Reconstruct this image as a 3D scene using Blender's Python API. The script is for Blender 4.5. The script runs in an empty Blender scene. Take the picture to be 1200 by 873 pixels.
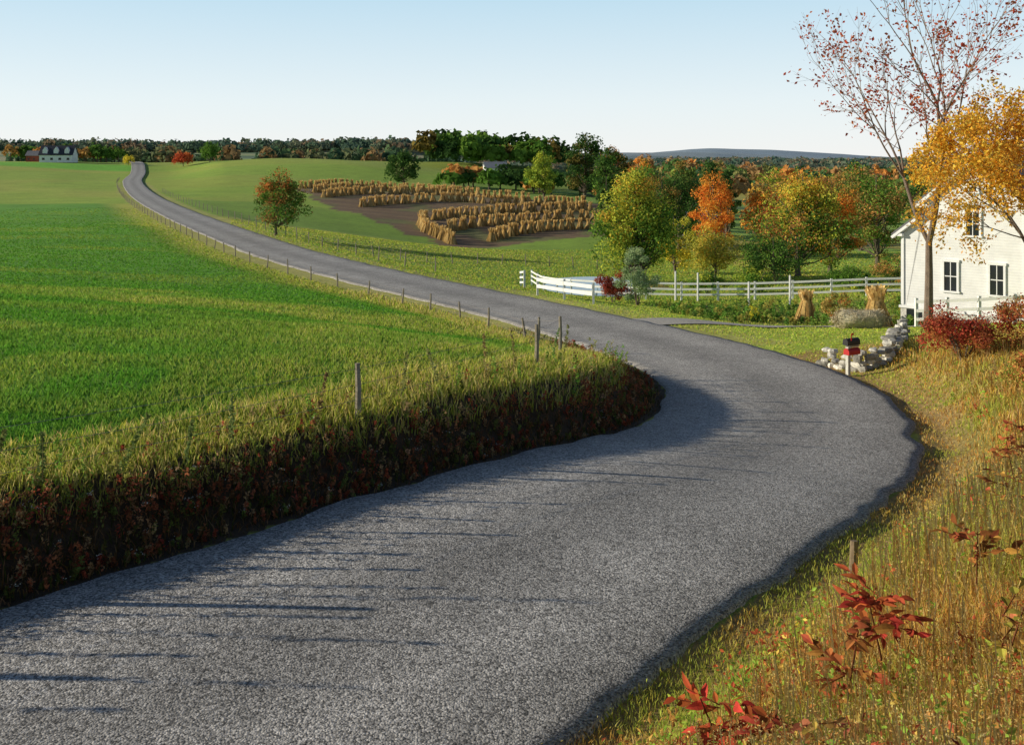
import bpy, math
import numpy as np
sc=bpy.context.scene
R=np.random.default_rng(11)
# ---------------------------------------------------------------- mesh helpers
class Acc:
    def __init__(s): s.V=[];s.C=[];s.T=[];s.Q=[];s.mT=[];s.mQ=[];s.n=0
    def add(s,V,F,C=(.5,.5,.5),mi=0):
        V=np.asarray(V,float).reshape(-1,3);F=np.asarray(F,int)
        C=np.asarray(C,float)
        if C.ndim==1: C=np.tile(C,(len(V),1))
        s.V.append(V);s.C.append(C)
        if F.shape[1]==3: s.T.append(F+s.n);s.mT.append(np.full(len(F),mi))
        else: s.Q.append(F+s.n);s.mQ.append(np.full(len(F),mi))
        s.n+=len(V)
    def build(s,name,mats,smooth=False,parent=None,loc=None,rotz=0):
        V=np.concatenate(s.V);C=np.concatenate(s.C)
        T=np.concatenate(s.T) if s.T else np.zeros((0,3),int)
        Q=np.concatenate(s.Q) if s.Q else np.zeros((0,4),int)
        mi=np.concatenate(s.mT+s.mQ)
        me=bpy.data.meshes.new(name)
        me.vertices.add(len(V));me.vertices.foreach_set('co',V.astype(np.float32).ravel())
        li=np.concatenate([T.ravel(),Q.ravel()]).astype(np.int32)
        me.loops.add(len(li));me.loops.foreach_set('vertex_index',li)
        me.polygons.add(len(T)+len(Q))
        st=np.concatenate([np.arange(len(T))*3,len(T)*3+np.arange(len(Q))*4]).astype(np.int32)
        me.polygons.foreach_set('loop_start',st)
        me.polygons.foreach_set('material_index',mi.astype(np.int32))
        me.polygons.foreach_set('use_smooth',np.full(len(mi),smooth))
        me.update(calc_edges=True)
        a=me.color_attributes.new('Col','FLOAT_COLOR','POINT')
        a.data.foreach_set('color',np.concatenate([np.clip(C,0,1),np.ones((len(C),1))],1).astype(np.float32).ravel())
        for m in (mats if isinstance(mats,list) else [mats]): me.materials.append(m)
        ob=bpy.data.objects.new(name,me);sc.collection.objects.link(ob)
        if parent: ob.parent=parent
        if loc is not None: ob.location=loc
        ob.rotation_euler[2]=rotz
        return ob
def nrm(v): return v/np.maximum(np.linalg.norm(v,axis=-1,keepdims=True),1e-9)
def quads(acc,P,N,size,C,mi=0,asp=.62,rg=R):
    n=len(P);N=nrm(N);r=nrm(rg.normal(size=(n,3)));t=nrm(np.cross(N,r));b=np.cross(N,t)
    s=np.broadcast_to(np.asarray(size,float),(n,))[:,None]
    V=np.stack([P-t*s*.5,P-b*s*asp*.5+t*s*.05+N*s*.08,P+t*s*.5,P+b*s*asp*.5+t*s*.05+N*s*.08],1).reshape(-1,3)
    C=np.asarray(C,float)
    if C.ndim==1: C=np.tile(C,(n,1))
    acc.add(V,np.arange(4*n).reshape(n,4),np.repeat(C,4,0),mi)
def blades(acc,P,h,w,lean,C0,C1,mi=0,bend=False,rg=R):
    n=len(P);a=rg.uniform(0,2*np.pi,n);sd=np.stack([np.cos(a),np.sin(a),a*0],1)
    l=rg.uniform(0,2*np.pi,n);ld=np.stack([np.cos(l),np.sin(l),l*0],1)*(h*lean*rg.uniform(.2,1,n))[:,None]
    up=np.zeros((n,3));up[:,2]=h;w=(np.zeros(n)+w)[:,None]
    C0=np.broadcast_to(C0,(n,3));C1=np.broadcast_to(C1,(n,3))
    if not bend:
        V=np.stack([P-sd*w/2,P+sd*w/2,P+up+ld],1).reshape(-1,3)
        acc.add(V,np.arange(3*n).reshape(n,3),np.stack([C0,C0,C1],1).reshape(-1,3),mi)
    else:
        M=P+up*.6+ld*.3
        V=np.stack([P-sd*w/2,P+sd*w/2,M-sd*w*.38,M+sd*w*.38,P+up+ld],1).reshape(-1,3)
        k=np.arange(n)[:,None]*5;Cm=(C0+C1)/2;Cv=np.stack([C0,C0,Cm,Cm,C1],1).reshape(-1,3)
        n0=acc.n
        acc.add(V,k+np.array([0,1,3,2]),Cv,mi)
        acc.T.append(k+np.array([2,3,4])+n0);acc.mT.append(np.full(n,mi))
def tube(acc,pts,rad,C,mi=0,k=6,cap=True):
    pts=np.asarray(pts,float);m=len(pts);rad=np.broadcast_to(rad,(m,))
    d=nrm(np.gradient(pts,axis=0));ref=np.array([.31,.95,.05]) if abs(d[0][2])>.6 else np.array([0,0,1.])
    u=nrm(np.cross(d,ref));v=np.cross(d,u);a=np.arange(k)/k*2*np.pi
    V=(pts[:,None]+rad[:,None,None]*(np.cos(a)[None,:,None]*u[:,None]+np.sin(a)[None,:,None]*v[:,None])).reshape(-1,3)
    F=[]
    for i in range(m-1):
        for j in range(k): F.append([i*k+j,i*k+(j+1)%k,(i+1)*k+(j+1)%k,(i+1)*k+j])
    n0=acc.n;acc.add(V,F,C,mi)
    if cap: acc.T.append(np.array([[n0+(m-1)*k,n0+(m-1)*k+j,n0+(m-1)*k+j+1] for j in range(1,k-1)]));acc.mT.append(np.full(k-2,mi))
def box(acc,c,d,C=(.8,.8,.8),mi=0,rz=0,tilt=0):
    x,y,z=np.array(d)/2
    V=np.array([[a*x,b*y,e*z] for e in(-1,1) for a,b in((-1,-1),(1,-1),(1,1),(-1,1))])
    if tilt: V=np.stack([V[:,0]*math.cos(tilt)-V[:,2]*math.sin(tilt),V[:,1],V[:,0]*math.sin(tilt)+V[:,2]*math.cos(tilt)],1)
    V=np.stack([V[:,0]*math.cos(rz)-V[:,1]*math.sin(rz),V[:,0]*math.sin(rz)+V[:,1]*math.cos(rz),V[:,2]],1)+np.array(c)
    acc.add(V,[[3,2,1,0],[4,5,6,7],[0,1,5,4],[1,2,6,5],[2,3,7,6],[3,0,4,7]],C,mi)
def beam(acc,a,b,w,h,C,mi=0):
    a=np.array(a,float);b=np.array(b,float);d=nrm(b-a);s=nrm(np.array([-d[1],d[0],0]))*w/2;u=np.array([0,0,h/2])
    V=[a-s-u,a+s-u,a+s+u,a-s+u,b-s-u,b+s-u,b+s+u,b-s+u]
    acc.add(V,[[0,1,2,3],[7,6,5,4],[0,4,5,1],[1,5,6,2],[2,6,7,3],[3,7,4,0]],C,mi)
def prism(acc,poly,y0,y1,C,mi=0):
    n=len(poly);V=[[x,y0,z] for x,z in poly]+[[x,y1,z] for x,z in poly]
    acc.add(V,[[i,(i+1)%n,n+(i+1)%n,n+i] for i in range(n)],C,mi);n0=acc.n-2*n
    acc.T.append(np.array([[n0,n0+i,n0+i+1] for i in range(1,n-1)]+[[n0+n,n0+n+i+1,n0+n+i] for i in range(1,n-1)]));acc.mT.append(np.full(2*(n-2),mi))
# ---------------------------------------------------------------- materials
def base(name,rough=.9):
    m=bpy.data.materials.new(name);m.use_nodes=True;nt=m.node_tree;b=nt.nodes['Principled BSDF']
    b.inputs['Roughness'].default_value=rough;b.inputs['Specular IOR Level'].default_value=.25
    return m,nt,b
def noise(nt,scale,detail=4,rough=.6):
    tc=nt.nodes.new('ShaderNodeNewGeometry');n=nt.nodes.new('ShaderNodeTexNoise')
    n.inputs['Scale'].default_value=scale;n.inputs['Detail'].default_value=detail;n.inputs['Roughness'].default_value=rough
    nt.links.new(tc.outputs['Position'],n.inputs['Vector']);return n.outputs['Fac']
def rng_(nt,f,a,b,lo=.3,hi=.7):
    m=nt.nodes.new('ShaderNodeMapRange');nt.links.new(f,m.inputs[0])
    m.inputs[1].default_value=lo;m.inputs[2].default_value=hi;m.inputs[3].default_value=a;m.inputs[4].default_value=b;return m.outputs[0]
def mul(nt,a,b):
    m=nt.nodes.new('ShaderNodeMath');m.operation='MULTIPLY';nt.links.new(a,m.inputs[0]);nt.links.new(b,m.inputs[1]);return m.outputs[0]
def scalecol(nt,c,f):
    m=nt.nodes.new('ShaderNodeVectorMath');m.operation='SCALE';nt.links.new(c,m.inputs[0]);nt.links.new(f,m.inputs['Scale']);return m.outputs[0]
def attr(nt):
    a=nt.nodes.new('ShaderNodeAttribute');a.attribute_name='Col';return a.outputs['Color']
def bump(nt,b,h,st,dist):
    n=nt.nodes.new('ShaderNodeBump');n.inputs['Strength'].default_value=st;n.inputs['Distance'].default_value=dist
    nt.links.new(h,n.inputs['Height']);nt.links.new(n.outputs[0],b.inputs['Normal'])
def mat_surface(name,scales,amts,rough=.9,bs=None,bstr=.5,bd=.03):
    m,nt,b=base(name,rough);f=None
    for s,a in zip(scales,amts):
        g=rng_(nt,noise(nt,s),1-a,1+a);f=g if f is None else mul(nt,f,g)
    c=attr(nt)
    if f is not None: c=scalecol(nt,c,f)
    nt.links.new(c,b.inputs['Base Color'])
    if bs: bump(nt,b,noise(nt,bs,5,.7),bstr,bd)
    return m
def mat_leaf(name,tr=.35):
    m=bpy.data.materials.new(name);m.use_nodes=True;nt=m.node_tree;nt.nodes.clear()
    o=nt.nodes.new('ShaderNodeOutputMaterial');d=nt.nodes.new('ShaderNodeBsdfDiffuse');t=nt.nodes.new('ShaderNodeBsdfTranslucent');x=nt.nodes.new('ShaderNodeMixShader')
    x.inputs[0].default_value=tr;c=scalecol(nt,attr(nt),rng_(nt,noise(nt,9,2),.75,1.25))
    nt.links.new(c,d.inputs[0]);nt.links.new(c,t.inputs[0]);nt.links.new(d.outputs[0],x.inputs[1]);nt.links.new(t.outputs[0],x.inputs[2]);nt.links.new(x.outputs[0],o.inputs[0])
    return m
M_ground=mat_surface('ground_soil_grass',[.15,1.1,9,45],[.12,.15,.3,.3],.95,28,.8,.06)
M_leaf=mat_leaf('leaf',.4);M_grass=mat_leaf('grass_blade',.45)
M_bark=mat_surface('bark',[3,25],[.2,.35],.95,22,.8,.03)
M_wood=mat_surface('weathered_wood',[4,30],[.2,.3],.9,30,.6,.01)
M_white=mat_surface('white_paint',[2,14],[.05,.06],.6,20,.2,.004)
M_stone=mat_surface('stone',[3,20],[.25,.25],.9,14,.8,.03)
M_plain=mat_surface('painted',[5],[.08],.5)
M_straw=mat_surface('straw',[3,30],[.25,.35],.95,25,.9,.06)
def mat_siding():
    m,nt,b=base('clapboard_siding',.6)
    g=nt.nodes.new('ShaderNodeNewGeometry');sp=nt.nodes.new('ShaderNodeSeparateXYZ');nt.links.new(g.outputs['Position'],sp.inputs[0])
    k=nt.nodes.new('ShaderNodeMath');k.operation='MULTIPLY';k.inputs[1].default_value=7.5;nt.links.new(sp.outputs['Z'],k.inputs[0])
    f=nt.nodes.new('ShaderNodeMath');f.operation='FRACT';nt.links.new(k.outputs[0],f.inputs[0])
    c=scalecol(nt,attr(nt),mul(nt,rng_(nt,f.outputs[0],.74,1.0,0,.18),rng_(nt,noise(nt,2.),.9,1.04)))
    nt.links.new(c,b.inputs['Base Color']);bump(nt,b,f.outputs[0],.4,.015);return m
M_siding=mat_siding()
def mat_glass():
    m,nt,b=base('window_glass',.08);b.inputs['Base Color'].default_value=(.02,.025,.03,1);b.inputs['Specular IOR Level'].default_value=.6;return m
M_glass=mat_glass()
def mat_road():
    m,nt,b=base('chipseal_asphalt',.8)
    g=nt.nodes.new('ShaderNodeNewGeometry')
    v=nt.nodes.new('ShaderNodeTexVoronoi');v.inputs['Scale'].default_value=50;nt.links.new(g.outputs['Position'],v.inputs['Vector'])
    s=nt.nodes.new('ShaderNodeSeparateColor');nt.links.new(v.outputs['Color'],s.inputs[0])
    chip=rng_(nt,s.outputs[0],.3,1.75,0,1)
    f=mul(nt,mul(nt,chip,rng_(nt,noise(nt,22,3,.7),.6,1.4)),mul(nt,rng_(nt,noise(nt,.5,5),.85,1.15),rng_(nt,noise(nt,5,4),.85,1.15)))
    nt.links.new(scalecol(nt,attr(nt),f),b.inputs['Base Color'])
    h=mul(nt,noise(nt,50,3,.7),rng_(nt,v.outputs['Distance'],1,.3,0,.7));bump(nt,b,h,.8,.018)
    return m
M_road=mat_road()
def mat_water():
    m,nt,b=base('pond_water',.06);b.inputs['Base Color'].default_value=(.05,.09,.12,1);b.inputs['Specular IOR Level'].default_value=.8
    bump(nt,b,noise(nt,3,3),.05,.03);return m
M_water=mat_water()
# ---------------------------------------------------------------- terrain
CAMZ=4.5
CP=np.array([(-6,11,.74),(-3.3,14.7,.48),(-1,18.3,.28),(1.8,25,-.55),(2.2,30,-1.45),(.5,36,-2.0),(-12,10,.95),(-12,20,.7),(-22,22,1.0),(-10,35,-.75),(-22,42,-.9),
(-35,60,-1.8),(-14,55,-2.6),(-32,88,-3.0),(-60,100,-3.0),(-55,140,-3.2),(-90,180,-3.4),(-130,230,-2.6),(-150,300,-.8),(-210,400,3.0),(-240,450,4.7),(-180,450,4.2),(-320,450,4.7),(-200,520,3.5),(-220,650,-4),
(1.66,47.8,-2.95),(-8.6,66,-3.35),(-17.6,80.8,-3.35),(-30,105.5,-3.3),(-51.8,150.7,-3.1),(-87,230,-2.7),(-116,300,-1.5),(-153,402,1.0),
(-91,300,-.7),(-110,420,5.6),(-56,380,2.8),(-34,330,-2.5),(-50,190,-3.8),(-35,200,-4.9),(-28,130,-4.4),(-16.5,95,-4.4),(-8.3,95,-5.2),(0,100,-5.9),(-2.4,68,-4.0),(3.1,72,-5.2),(12.5,72,-5.2),
(-6.4,148,-8.4),(11.7,150,-7.9),(-50,260,-2.7),(0,240,-4.9),(18.3,210,-7.2),(-8,440,-1.4),(36,420,-4.5),(0,500,3),(-30,520,4),(20,520,1),(-80,560,0),
(8.7,40,-2.5),(10.7,35,-2.0),(16.4,42,-2.6),(19.6,49,-3.7),(21,60,-4.0),(17,65,-4.6),(22.6,130,-7.9),(41.7,120,-7.2),(52,200,-9.4),(122,350,-10.7),(70,400,-9.4),(160,200,-9),(200,500,-11),(300,350,-10),
(10.5,29,-1.8),(11,24,-1.15),(6.7,15.2,-.4),(7.2,14,0),(4.1,9.5,.7),(3.75,7.2,1.3),(1.6,6.06,.9),(2,4.5,1.6),(0,2,2.6),(0,0,2.9),(5,0,3.2),(6,6,2.1),(12,10,1.8),(20,20,1.2),(0,5,.9),(-3,1,1.6),(5,-10,3.5),(-10,-8,.8),
(14,27,-.5),(22,33,-.9),(32,42,-1.6),(0,-30,3),(50,0,3),(-50,0,2.5),(-100,50,0),(60,60,-3),(-50,-50,2),(50,-50,3),(-250,150,-1),(300,100,-6),(-400,0,2),(0,-400,2),(-450,350,2)],float)
def tps(r2): return .5*r2*np.log(r2+1e-9)
S_=100.
CX=CP[:,:2]/S_;NCP=len(CX)
A_=tps(((CX[:,None]-CX[None])**2).sum(-1))+np.eye(NCP)*2e-5
Pm=np.concatenate([np.ones((NCP,1)),CX],1)
WT=np.linalg.solve(np.block([[A_,Pm],[Pm.T,np.zeros((3,3))]]),np.concatenate([CP[:,2],np.zeros(3)]))
def rbf(x,y):
    o=np.empty(len(x));x=x/S_;y=y/S_
    for i in range(0,len(x),40000):
        a=x[i:i+40000];b=y[i:i+40000]
        o[i:i+40000]=tps((a[:,None]-CX[None,:,0])**2+(b[:,None]-CX[None,:,1])**2)@WT[:NCP]+WT[NCP]+WT[NCP+1]*a+WT[NCP+2]*b
    return o
def vn(x,y,s,seed=0):
    x=x/s+seed*17.3;y=y/s+seed*9.1;xi=np.floor(x);yi=np.floor(y);fx=x-xi;fy=y-yi;fx=fx*fx*(3-2*fx);fy=fy*fy*(3-2*fy)
    h=lambda a,b:np.modf(np.abs(np.sin(a*127.1+b*311.7+seed)*43758.5453))[0]
    return (h(xi,yi)*(1-fx)+h(xi+1,yi)*fx)*(1-fy)+(h(xi,yi+1)*(1-fx)+h(xi+1,yi+1)*fx)*fy
def fbm(x,y,s,seed=0): return (vn(x,y,s,seed)+.5*vn(x,y,s/2.1,seed+1)+.25*vn(x,y,s/4.3,seed+2))/1.75
def ss(t): t=np.clip(t,0,1);return t*t*(3-2*t)
RC=np.array([(-60,-48,1.),(-20,-8.5,.2),(-12,-.6,.1),(-6,5.2,0),(-3.2,7.9,0),(-.4,11.3,-.12),(2.25,15,-.45),(4.7,18.8,-1.0),(6.4,23.2,-1.4),(6.95,27.3,-1.62),(6.5,32.1,-1.95),(5.3,36.7,-2.2),(3.65,41.6,-2.5),(1.66,47.8,-2.9),(-1.9,55.3,-3.2),(-8.6,66,-3.3),(-17.6,80.8,-3.3),(-30,105.5,-3.3),(-51.8,150.7,-3.1),(-87,230,-2.7),(-116,300,-1.5),(-153,402,1.0),(-174,455,4.3),(-195,500,4.6),(-240,620,0)],float)
def hermite(P,step):
    d=np.linalg.norm(np.diff(P[:,:2],axis=0),axis=1)
    sl=np.diff(P,axis=0)/d[:,None];m=np.empty_like(P);m[0]=sl[0];m[-1]=sl[-1]
    m[1:-1]=(sl[:-1]*d[1:,None]+sl[1:]*d[:-1,None])/(d[:-1]+d[1:])[:,None]
    out=[]
    for i in range(len(d)):
        k=max(2,int(d[i]/step(P[i])));u=(np.arange(k)/k)[:,None]
        out.append((2*u**3-3*u**2+1)*P[i]+(u**3-2*u**2+u)*d[i]*m[i]+(-2*u**3+3*u**2)*P[i+1]+(u**3-u**2)*d[i]*m[i+1])
    return np.concatenate(out+[P[-1:]])
RL=hermite(RC,lambda p:max(.35,.012*math.hypot(p[0],p[1])))
RT=nrm(np.gradient(RL[:,:2],axis=0));RN=np.stack([RT[:,1],-RT[:,0]],1)
def roadd(x,y):
    s=np.full(len(x),999.);z=np.zeros(len(x))
    ix=np.where((x>-280)&(x<60)&(y>-70)&(y<640))[0]
    for i in range(0,len(ix),30000):
        j=ix[i:i+30000];dx=x[j,None]-RL[None,:,0];dy=y[j,None]-RL[None,:,1];k=np.argmin(dx*dx+dy*dy,1);q=np.arange(len(j))
        px=dx[q,k];py=dy[q,k];al=px*RT[k,0]+py*RT[k,1];la=px*RN[k,0]+py*RN[k,1]
        k2=np.clip(k+np.sign(al).astype(int),0,len(RL)-1);dd=np.linalg.norm(RL[k2,:2]-RL[k,:2],axis=1)+1e-6
        s[j]=np.where(np.abs(al)>dd*1.5+1,999,la);z[j]=RL[k,2]+(RL[k2,2]-RL[k,2])*np.clip(np.abs(al)/dd,0,1)
    return s,z
POND=(7.0,78.5,4.2,5.5,-5.5)
HILLS=[(500,4600,54,700,350),(1300,4900,44,500,350),(2100,4300,50,600,400),(-1500,5000,58,1500,400),(1500,6800,105,1300,500),(-300,6200,60,900,400),(900,2600,20,500,200),(300,2500,18,250,200)]
def H(x,y):
    x=np.asarray(x,float);y=np.asarray(y,float);r=np.hypot(x,y)
    near=r<820;F=np.zeros(len(x));F[near]=rbf(x[near],y[near])
    left=ss((180-x)/350)
    far=-10+left*(4+25*ss((r-700)/600))+(1-left)*(10*ss((r-900)/900))+(fbm(x,y,420,5)-.5)*18*ss((r-700)/500)
    far=far*(1-ss((r-2300)/900))-14*ss((r-2300)/900)
    for a,b,h,c,d in HILLS: far=far+h*np.exp(-((x-a)/c)**2-((y-b)/d)**2)*(.8+.4*fbm(x,y,500,7))
    t=ss((r-570)/240);F=F*(1-t)+far*t
    F=F+(fbm(x,y,2.2,3)-.5)*.1*ss((r-3)/8)*ss((300-r)/200)+(fbm(x,y,30,4)-.5)*.5*ss((r-40)/100)
    d=np.sqrt(((x-POND[0])/POND[2])**2+((y-POND[1])/POND[3])**2)
    F=np.where(d<1.6,F*ss((d-.9)/.7)+(POND[4]-.25+.3*ss((d-.85)/.3))*(1-ss((d-.9)/.7)),F)
    s,rz=roadd(x,y);a=np.abs(s)
    yy=np.clip((y-30)/18,0,1)
    w=np.where(s<0,1.15+4.5*yy,1.7+4.5*yy)+18*ss((y-150)/200);hw=2.92+.012*r
    zr=rz-.04-.0009*r
    t=ss((a-hw)/w)
    Z=zr*(1-t)+F*t
    Z=Z-np.where((s>0)&(y<38),.07*np.exp(-((s-3.35)/.4)**2),0)*(a>2.8)
    return Z,s
def h1(x,y): return float(H(np.array([x]),np.array([y]))[0][0])
def inpoly(x,y,P):
    c=np.zeros(len(x),bool);j=len(P)-1
    for i in range(len(P)):
        xi,yi=P[i];xj,yj=P[j]
        c^=((yi>y)!=(yj>y))&(x<(xj-xi)*(y-yi)/(yj-yi+1e-12)+xi);j=i
    return c
SHF=[(-60,258),(-42,286),(-18,270),(8,250),(24,246),(23,195),(19,170),(0,152),(-8,141),(-20,165),(-38,205)]
ang=np.unique(np.concatenate([np.arange(-38,38,.2),np.arange(38,322,3.)]));ang=np.radians(ang)
rr=[.4]
while rr[-1]<14000: rr.append(rr[-1]*(1.0135 if rr[-1]<900 else 1.025)+.02)
rr=np.array(rr);na=len(ang);nr=len(rr)
x=(rr[:,None]*np.sin(ang)[None]).ravel();y=(rr[:,None]*np.cos(ang)[None]).ravel()
Z,s=H(x,y);r=np.hypot(x,y)
def mixc(C,col,m): C[:]=C*(1-m[:,None])+np.array(col)*m[:,None]
C=np.tile(np.array([.22,.34,.045]),(len(x),1));a=np.abs(s);n1=fbm(x,y,9,1);n2=fbm(x,y,60,2)
isl=((s<0)&(a<900))|((a>900)&(x<-12)&(y<500)&(x< -.38*y))
mixc(C,(.46,.43,.09),ss((n2-.5)*6)*.7*(~isl))
m=isl*1.;mixc(C,(.14,.33,.035),m);mixc(C,(.25,.38,.05),m*ss((n1-.6)*7)*.3)
ew=np.clip((y-20)/40,0,1)
edge=isl*ss((5.5+5*ew-a)/(1+4*ew))*(a<900);mixc(C,(.48,.46,.08),edge*.85)
fy=y+.12*x+ (n2-.5)*6
farl=isl*ss((fy-168)/6);mixc(C,(.3,.41,.055),farl);mixc(C,(.44,.42,.09),farl*ss((n2-.45)*5)*.5)
mixc(C,(.18,.45,.04),isl*ss((y-398)/6)*ss((440-y)/4))
hill=(~isl)&(y>200)&(x<-20)&(y<520);mixc(C,(.34,.4,.06),hill*.8);mixc(C,(.22,.39,.04),hill*ss((n2-.5)*6)*.6)
fe=fbm(x,y,14,19)-.5;f=inpoly(x+fe*9,y+fe*12,SHF);mixc(C,(.17,.11,.07),f*1.);st=.5+.5*np.sin((y*.75-x*.35)*1.9);mixc(C,(.3,.21,.1),f*st*.45);mixc(C,(.17,.21,.06),f*ss((n1-.56)*8)*.6)
lawn=((s>3)&(a<900)&(y>30)&(y<60)&(x<32));mixc(C,(.38,.48,.07),lawn*.9);mixc(C,(.48,.43,.1),lawn*ss((n1-.55)*6)*.5)
gard=(y>48)&(y<60)&(x>10)&(x<26);mixc(C,(.13,.14,.045),gard*.7)
vr=(s>2.8)&(a<900)&(y<34);mixc(C,(.4,.29,.09),vr*1.);mixc(C,(.2,.3,.04),vr*ss((n1-.45)*6)*.7);mixc(C,(.4,.26,.11),vr*ss((4.4-a)/1)*.8)
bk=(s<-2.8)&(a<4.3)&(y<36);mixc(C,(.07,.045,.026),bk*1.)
vf=(a>2.8)&(a<4.6)&(y>=36)&(y<300);mixc(C,(.42,.38,.13),vf*.7)
ff=ss((r-560)/200);w1=fbm(x,y,170,9)
pal=np.array([(.14,.22,.06),(.34,.31,.12),(.22,.31,.07),(.08,.13,.045)])
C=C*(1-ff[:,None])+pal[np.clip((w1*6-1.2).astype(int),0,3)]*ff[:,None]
rf=(~isl)&(x>25)&(y>90)&(r<=800);kk=np.clip((fbm(x,y,75,12)*7-1.8).astype(int),0,3);C[rf]=np.array([(.18,.44,.06),(.42,.38,.1),(.26,.4,.07),(.1,.16,.05)])[kk[rf]]
fk=(r>2300);C[fk]=np.where((fbm(x,y,260,33)>.5)[:,None],np.array([.07,.1,.05]),np.array([.22,.22,.1]))[fk]
hz=1-np.exp(-np.clip(r-500,0,None)/3600);mixc(C,(.3,.38,.47),np.clip(hz*1.08,0,.86))  # aerial haze painted into the ground colours, bluer with distance
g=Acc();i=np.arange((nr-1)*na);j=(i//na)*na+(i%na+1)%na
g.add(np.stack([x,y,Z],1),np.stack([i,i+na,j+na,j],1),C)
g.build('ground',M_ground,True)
# ---------------------------------------------------------------- road
rd=Acc();us=np.array([-1,-.985,-.9,-.75,-.6,-.45,-.3,-.15,0,.15,.3,.45,.6,.75,.9,.985,1]);nu=len(us)
RF=hermite(RC,lambda p:max(.15,.012*math.hypot(p[0],p[1])));T=nrm(np.gradient(RF[:,:2],axis=0));N=np.stack([T[:,1],-T[:,0]],1);m=len(RF)
lw=2.82+.2*(fbm(RF[:,0],RF[:,1],1.1,21)-.5)*2;rw=2.82+.2*(fbm(RF[:,0],RF[:,1],1.1,22)-.5)*2
off=np.where(us[None]<0,us[None]*lw[:,None],us[None]*rw[:,None])
V=np.zeros((m,nu,3));V[:,:,:2]=RF[:,None,:2]+N[:,None]*off[:,:,None]
V[:,:,2]=RF[:,None,2]+.03*(1-us[None]**2)-np.where(np.abs(us)>.99,.1,0)[None]
cc=np.array([.315,.297,.28])[None]*(1+.18*np.exp(-((np.abs(us)-.5)/.16)**2)-.14*np.exp(-(us/.15)**2)-.12*(np.abs(us)>.88))[:,None]
k=np.arange((m-1)*(nu-1));k=(k//(nu-1))*nu+k%(nu-1)
rd.add(V.reshape(-1,3),np.stack([k,k+nu,k+nu+1,k+1],1)[:,::-1],np.tile(cc,(m,1)));rd.build('road',M_road,True)
D=hermite(np.array([(4.6,43.4,0),(8,44.3,0),(12,45.0,0),(17,46.2,0),(24,49,0),(34,55,0)],float),lambda p:.4)
T=nrm(np.gradient(D[:,:2],axis=0));N=np.stack([T[:,1],-T[:,0]],1);u=np.linspace(-1.5,1.5,7);PP=(D[:,None,:2]+N[:,None]*u[None,:,None]).reshape(-1,2)
z,_=H(PP[:,0],PP[:,1]);dr=Acc();k=np.arange((len(D)-1)*6);k=(k//6)*7+k%6
dr.add(np.column_stack([PP,z+.05]),np.stack([k,k+7,k+8,k+1],1)[:,::-1],(.42,.39,.35));dr.build('driveway',mat_surface('gravel',[12,60],[.25,.35],.95,50,.7,.02),True)
pd=Acc();a_=np.arange(40)/40*2*np.pi;pd.add(np.concatenate([[[POND[0],POND[1],POND[4]]],np.stack([POND[0]+1.3*POND[2]*np.cos(a_),POND[1]+1.3*POND[3]*np.sin(a_),a_*0+POND[4]],1)]),[[0,1+q,1+(q+1)%40] for q in range(40)],(.1,.1,.1));pd.build('pond',M_water)
# ---------------------------------------------------------------- grass
def polar(n,r0,r1,a0,a1):
    r=r0*(r1/r0)**R.random(n);t=np.radians(R.uniform(a0,a1,n));x=r*np.sin(t);y=r*np.cos(t);z,s=H(x,y);return x,y,z,s,r
def pick(pal,n,j=.25,wt=None):
    pal=np.array(pal);k=R.choice(len(pal),n,p=wt);return pal[k]*R.uniform(1-j,1+j,(n,1))*R.uniform(.92,1.08,(n,3))
x,y,z,s,r=polar(260000,9.5,175,-36,6)
k=(s<-4.3)&(s>-400)&(R.random(len(x))<1-ss((r-110)/65)*.7);x,y,z,s,r=[q[k] for q in(x,y,z,s,r)];n=len(x)
ew=np.clip((y-20)/40,0,1)
pat=ss((fbm(x,y,4,31)-.55)*7)*.45*ss((60-y)/30)+ss((fbm(x*.35+y*.2,y,7,35)-.5)*6)*.4+ss((6.0+3*ew+1.6*(fbm(x,y,2,3)-.5)+s)/(1+3*ew))*.85
pat=np.clip(pat,0,1)[:,None]
c=pick([(.11,.3,.03),(.15,.38,.04),(.2,.4,.05)],n)*(1-pat)+pick([(.52,.53,.08),(.64,.56,.18),(.38,.5,.07)],n)*pat
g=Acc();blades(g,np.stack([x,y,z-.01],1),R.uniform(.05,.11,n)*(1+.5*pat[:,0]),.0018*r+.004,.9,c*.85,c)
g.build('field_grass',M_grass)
g=Acc()
x,y,z,s,r=polar(170000,9,60,-38,14)
k=(s<-3.75)&(s>-5.8);x,y,z,s,r=[q[k] for q in(x,y,z,s,r)];n=len(x)
c=pick([(.6,.6,.09),(.78,.66,.24),(.4,.5,.07),(.72,.56,.2)],n)
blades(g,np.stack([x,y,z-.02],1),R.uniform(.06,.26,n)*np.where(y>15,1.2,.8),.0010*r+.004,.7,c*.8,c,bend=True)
x,y,z,s,r=polar(90000,8,45,-40,14);k=(s<-2.85)&(s>-3.85)&(y<42);x,y,z,s,r=[q[k] for q in(x,y,z,s,r)];n=len(x)
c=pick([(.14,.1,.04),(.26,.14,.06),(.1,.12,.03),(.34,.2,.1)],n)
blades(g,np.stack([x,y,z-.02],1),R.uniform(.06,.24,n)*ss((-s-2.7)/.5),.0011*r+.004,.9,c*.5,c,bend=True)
x,y,z,s,r=polar(340000,2.4,40,-12,38);k=(s>2.85)&(s<60)&(y<33);x,y,z,s,r=[q[k] for q in(x,y,z,s,r)];n=len(x)
gm=(ss((fbm(x,y,1.8,41)-.47)*8)*.65*(1-.5*ss((s-5)/3))+.75*ss((4.8-s)/1.)*ss((s-3.3)/.4)*(y<16))[:,None];gm=np.clip(gm,0,1)
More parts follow.
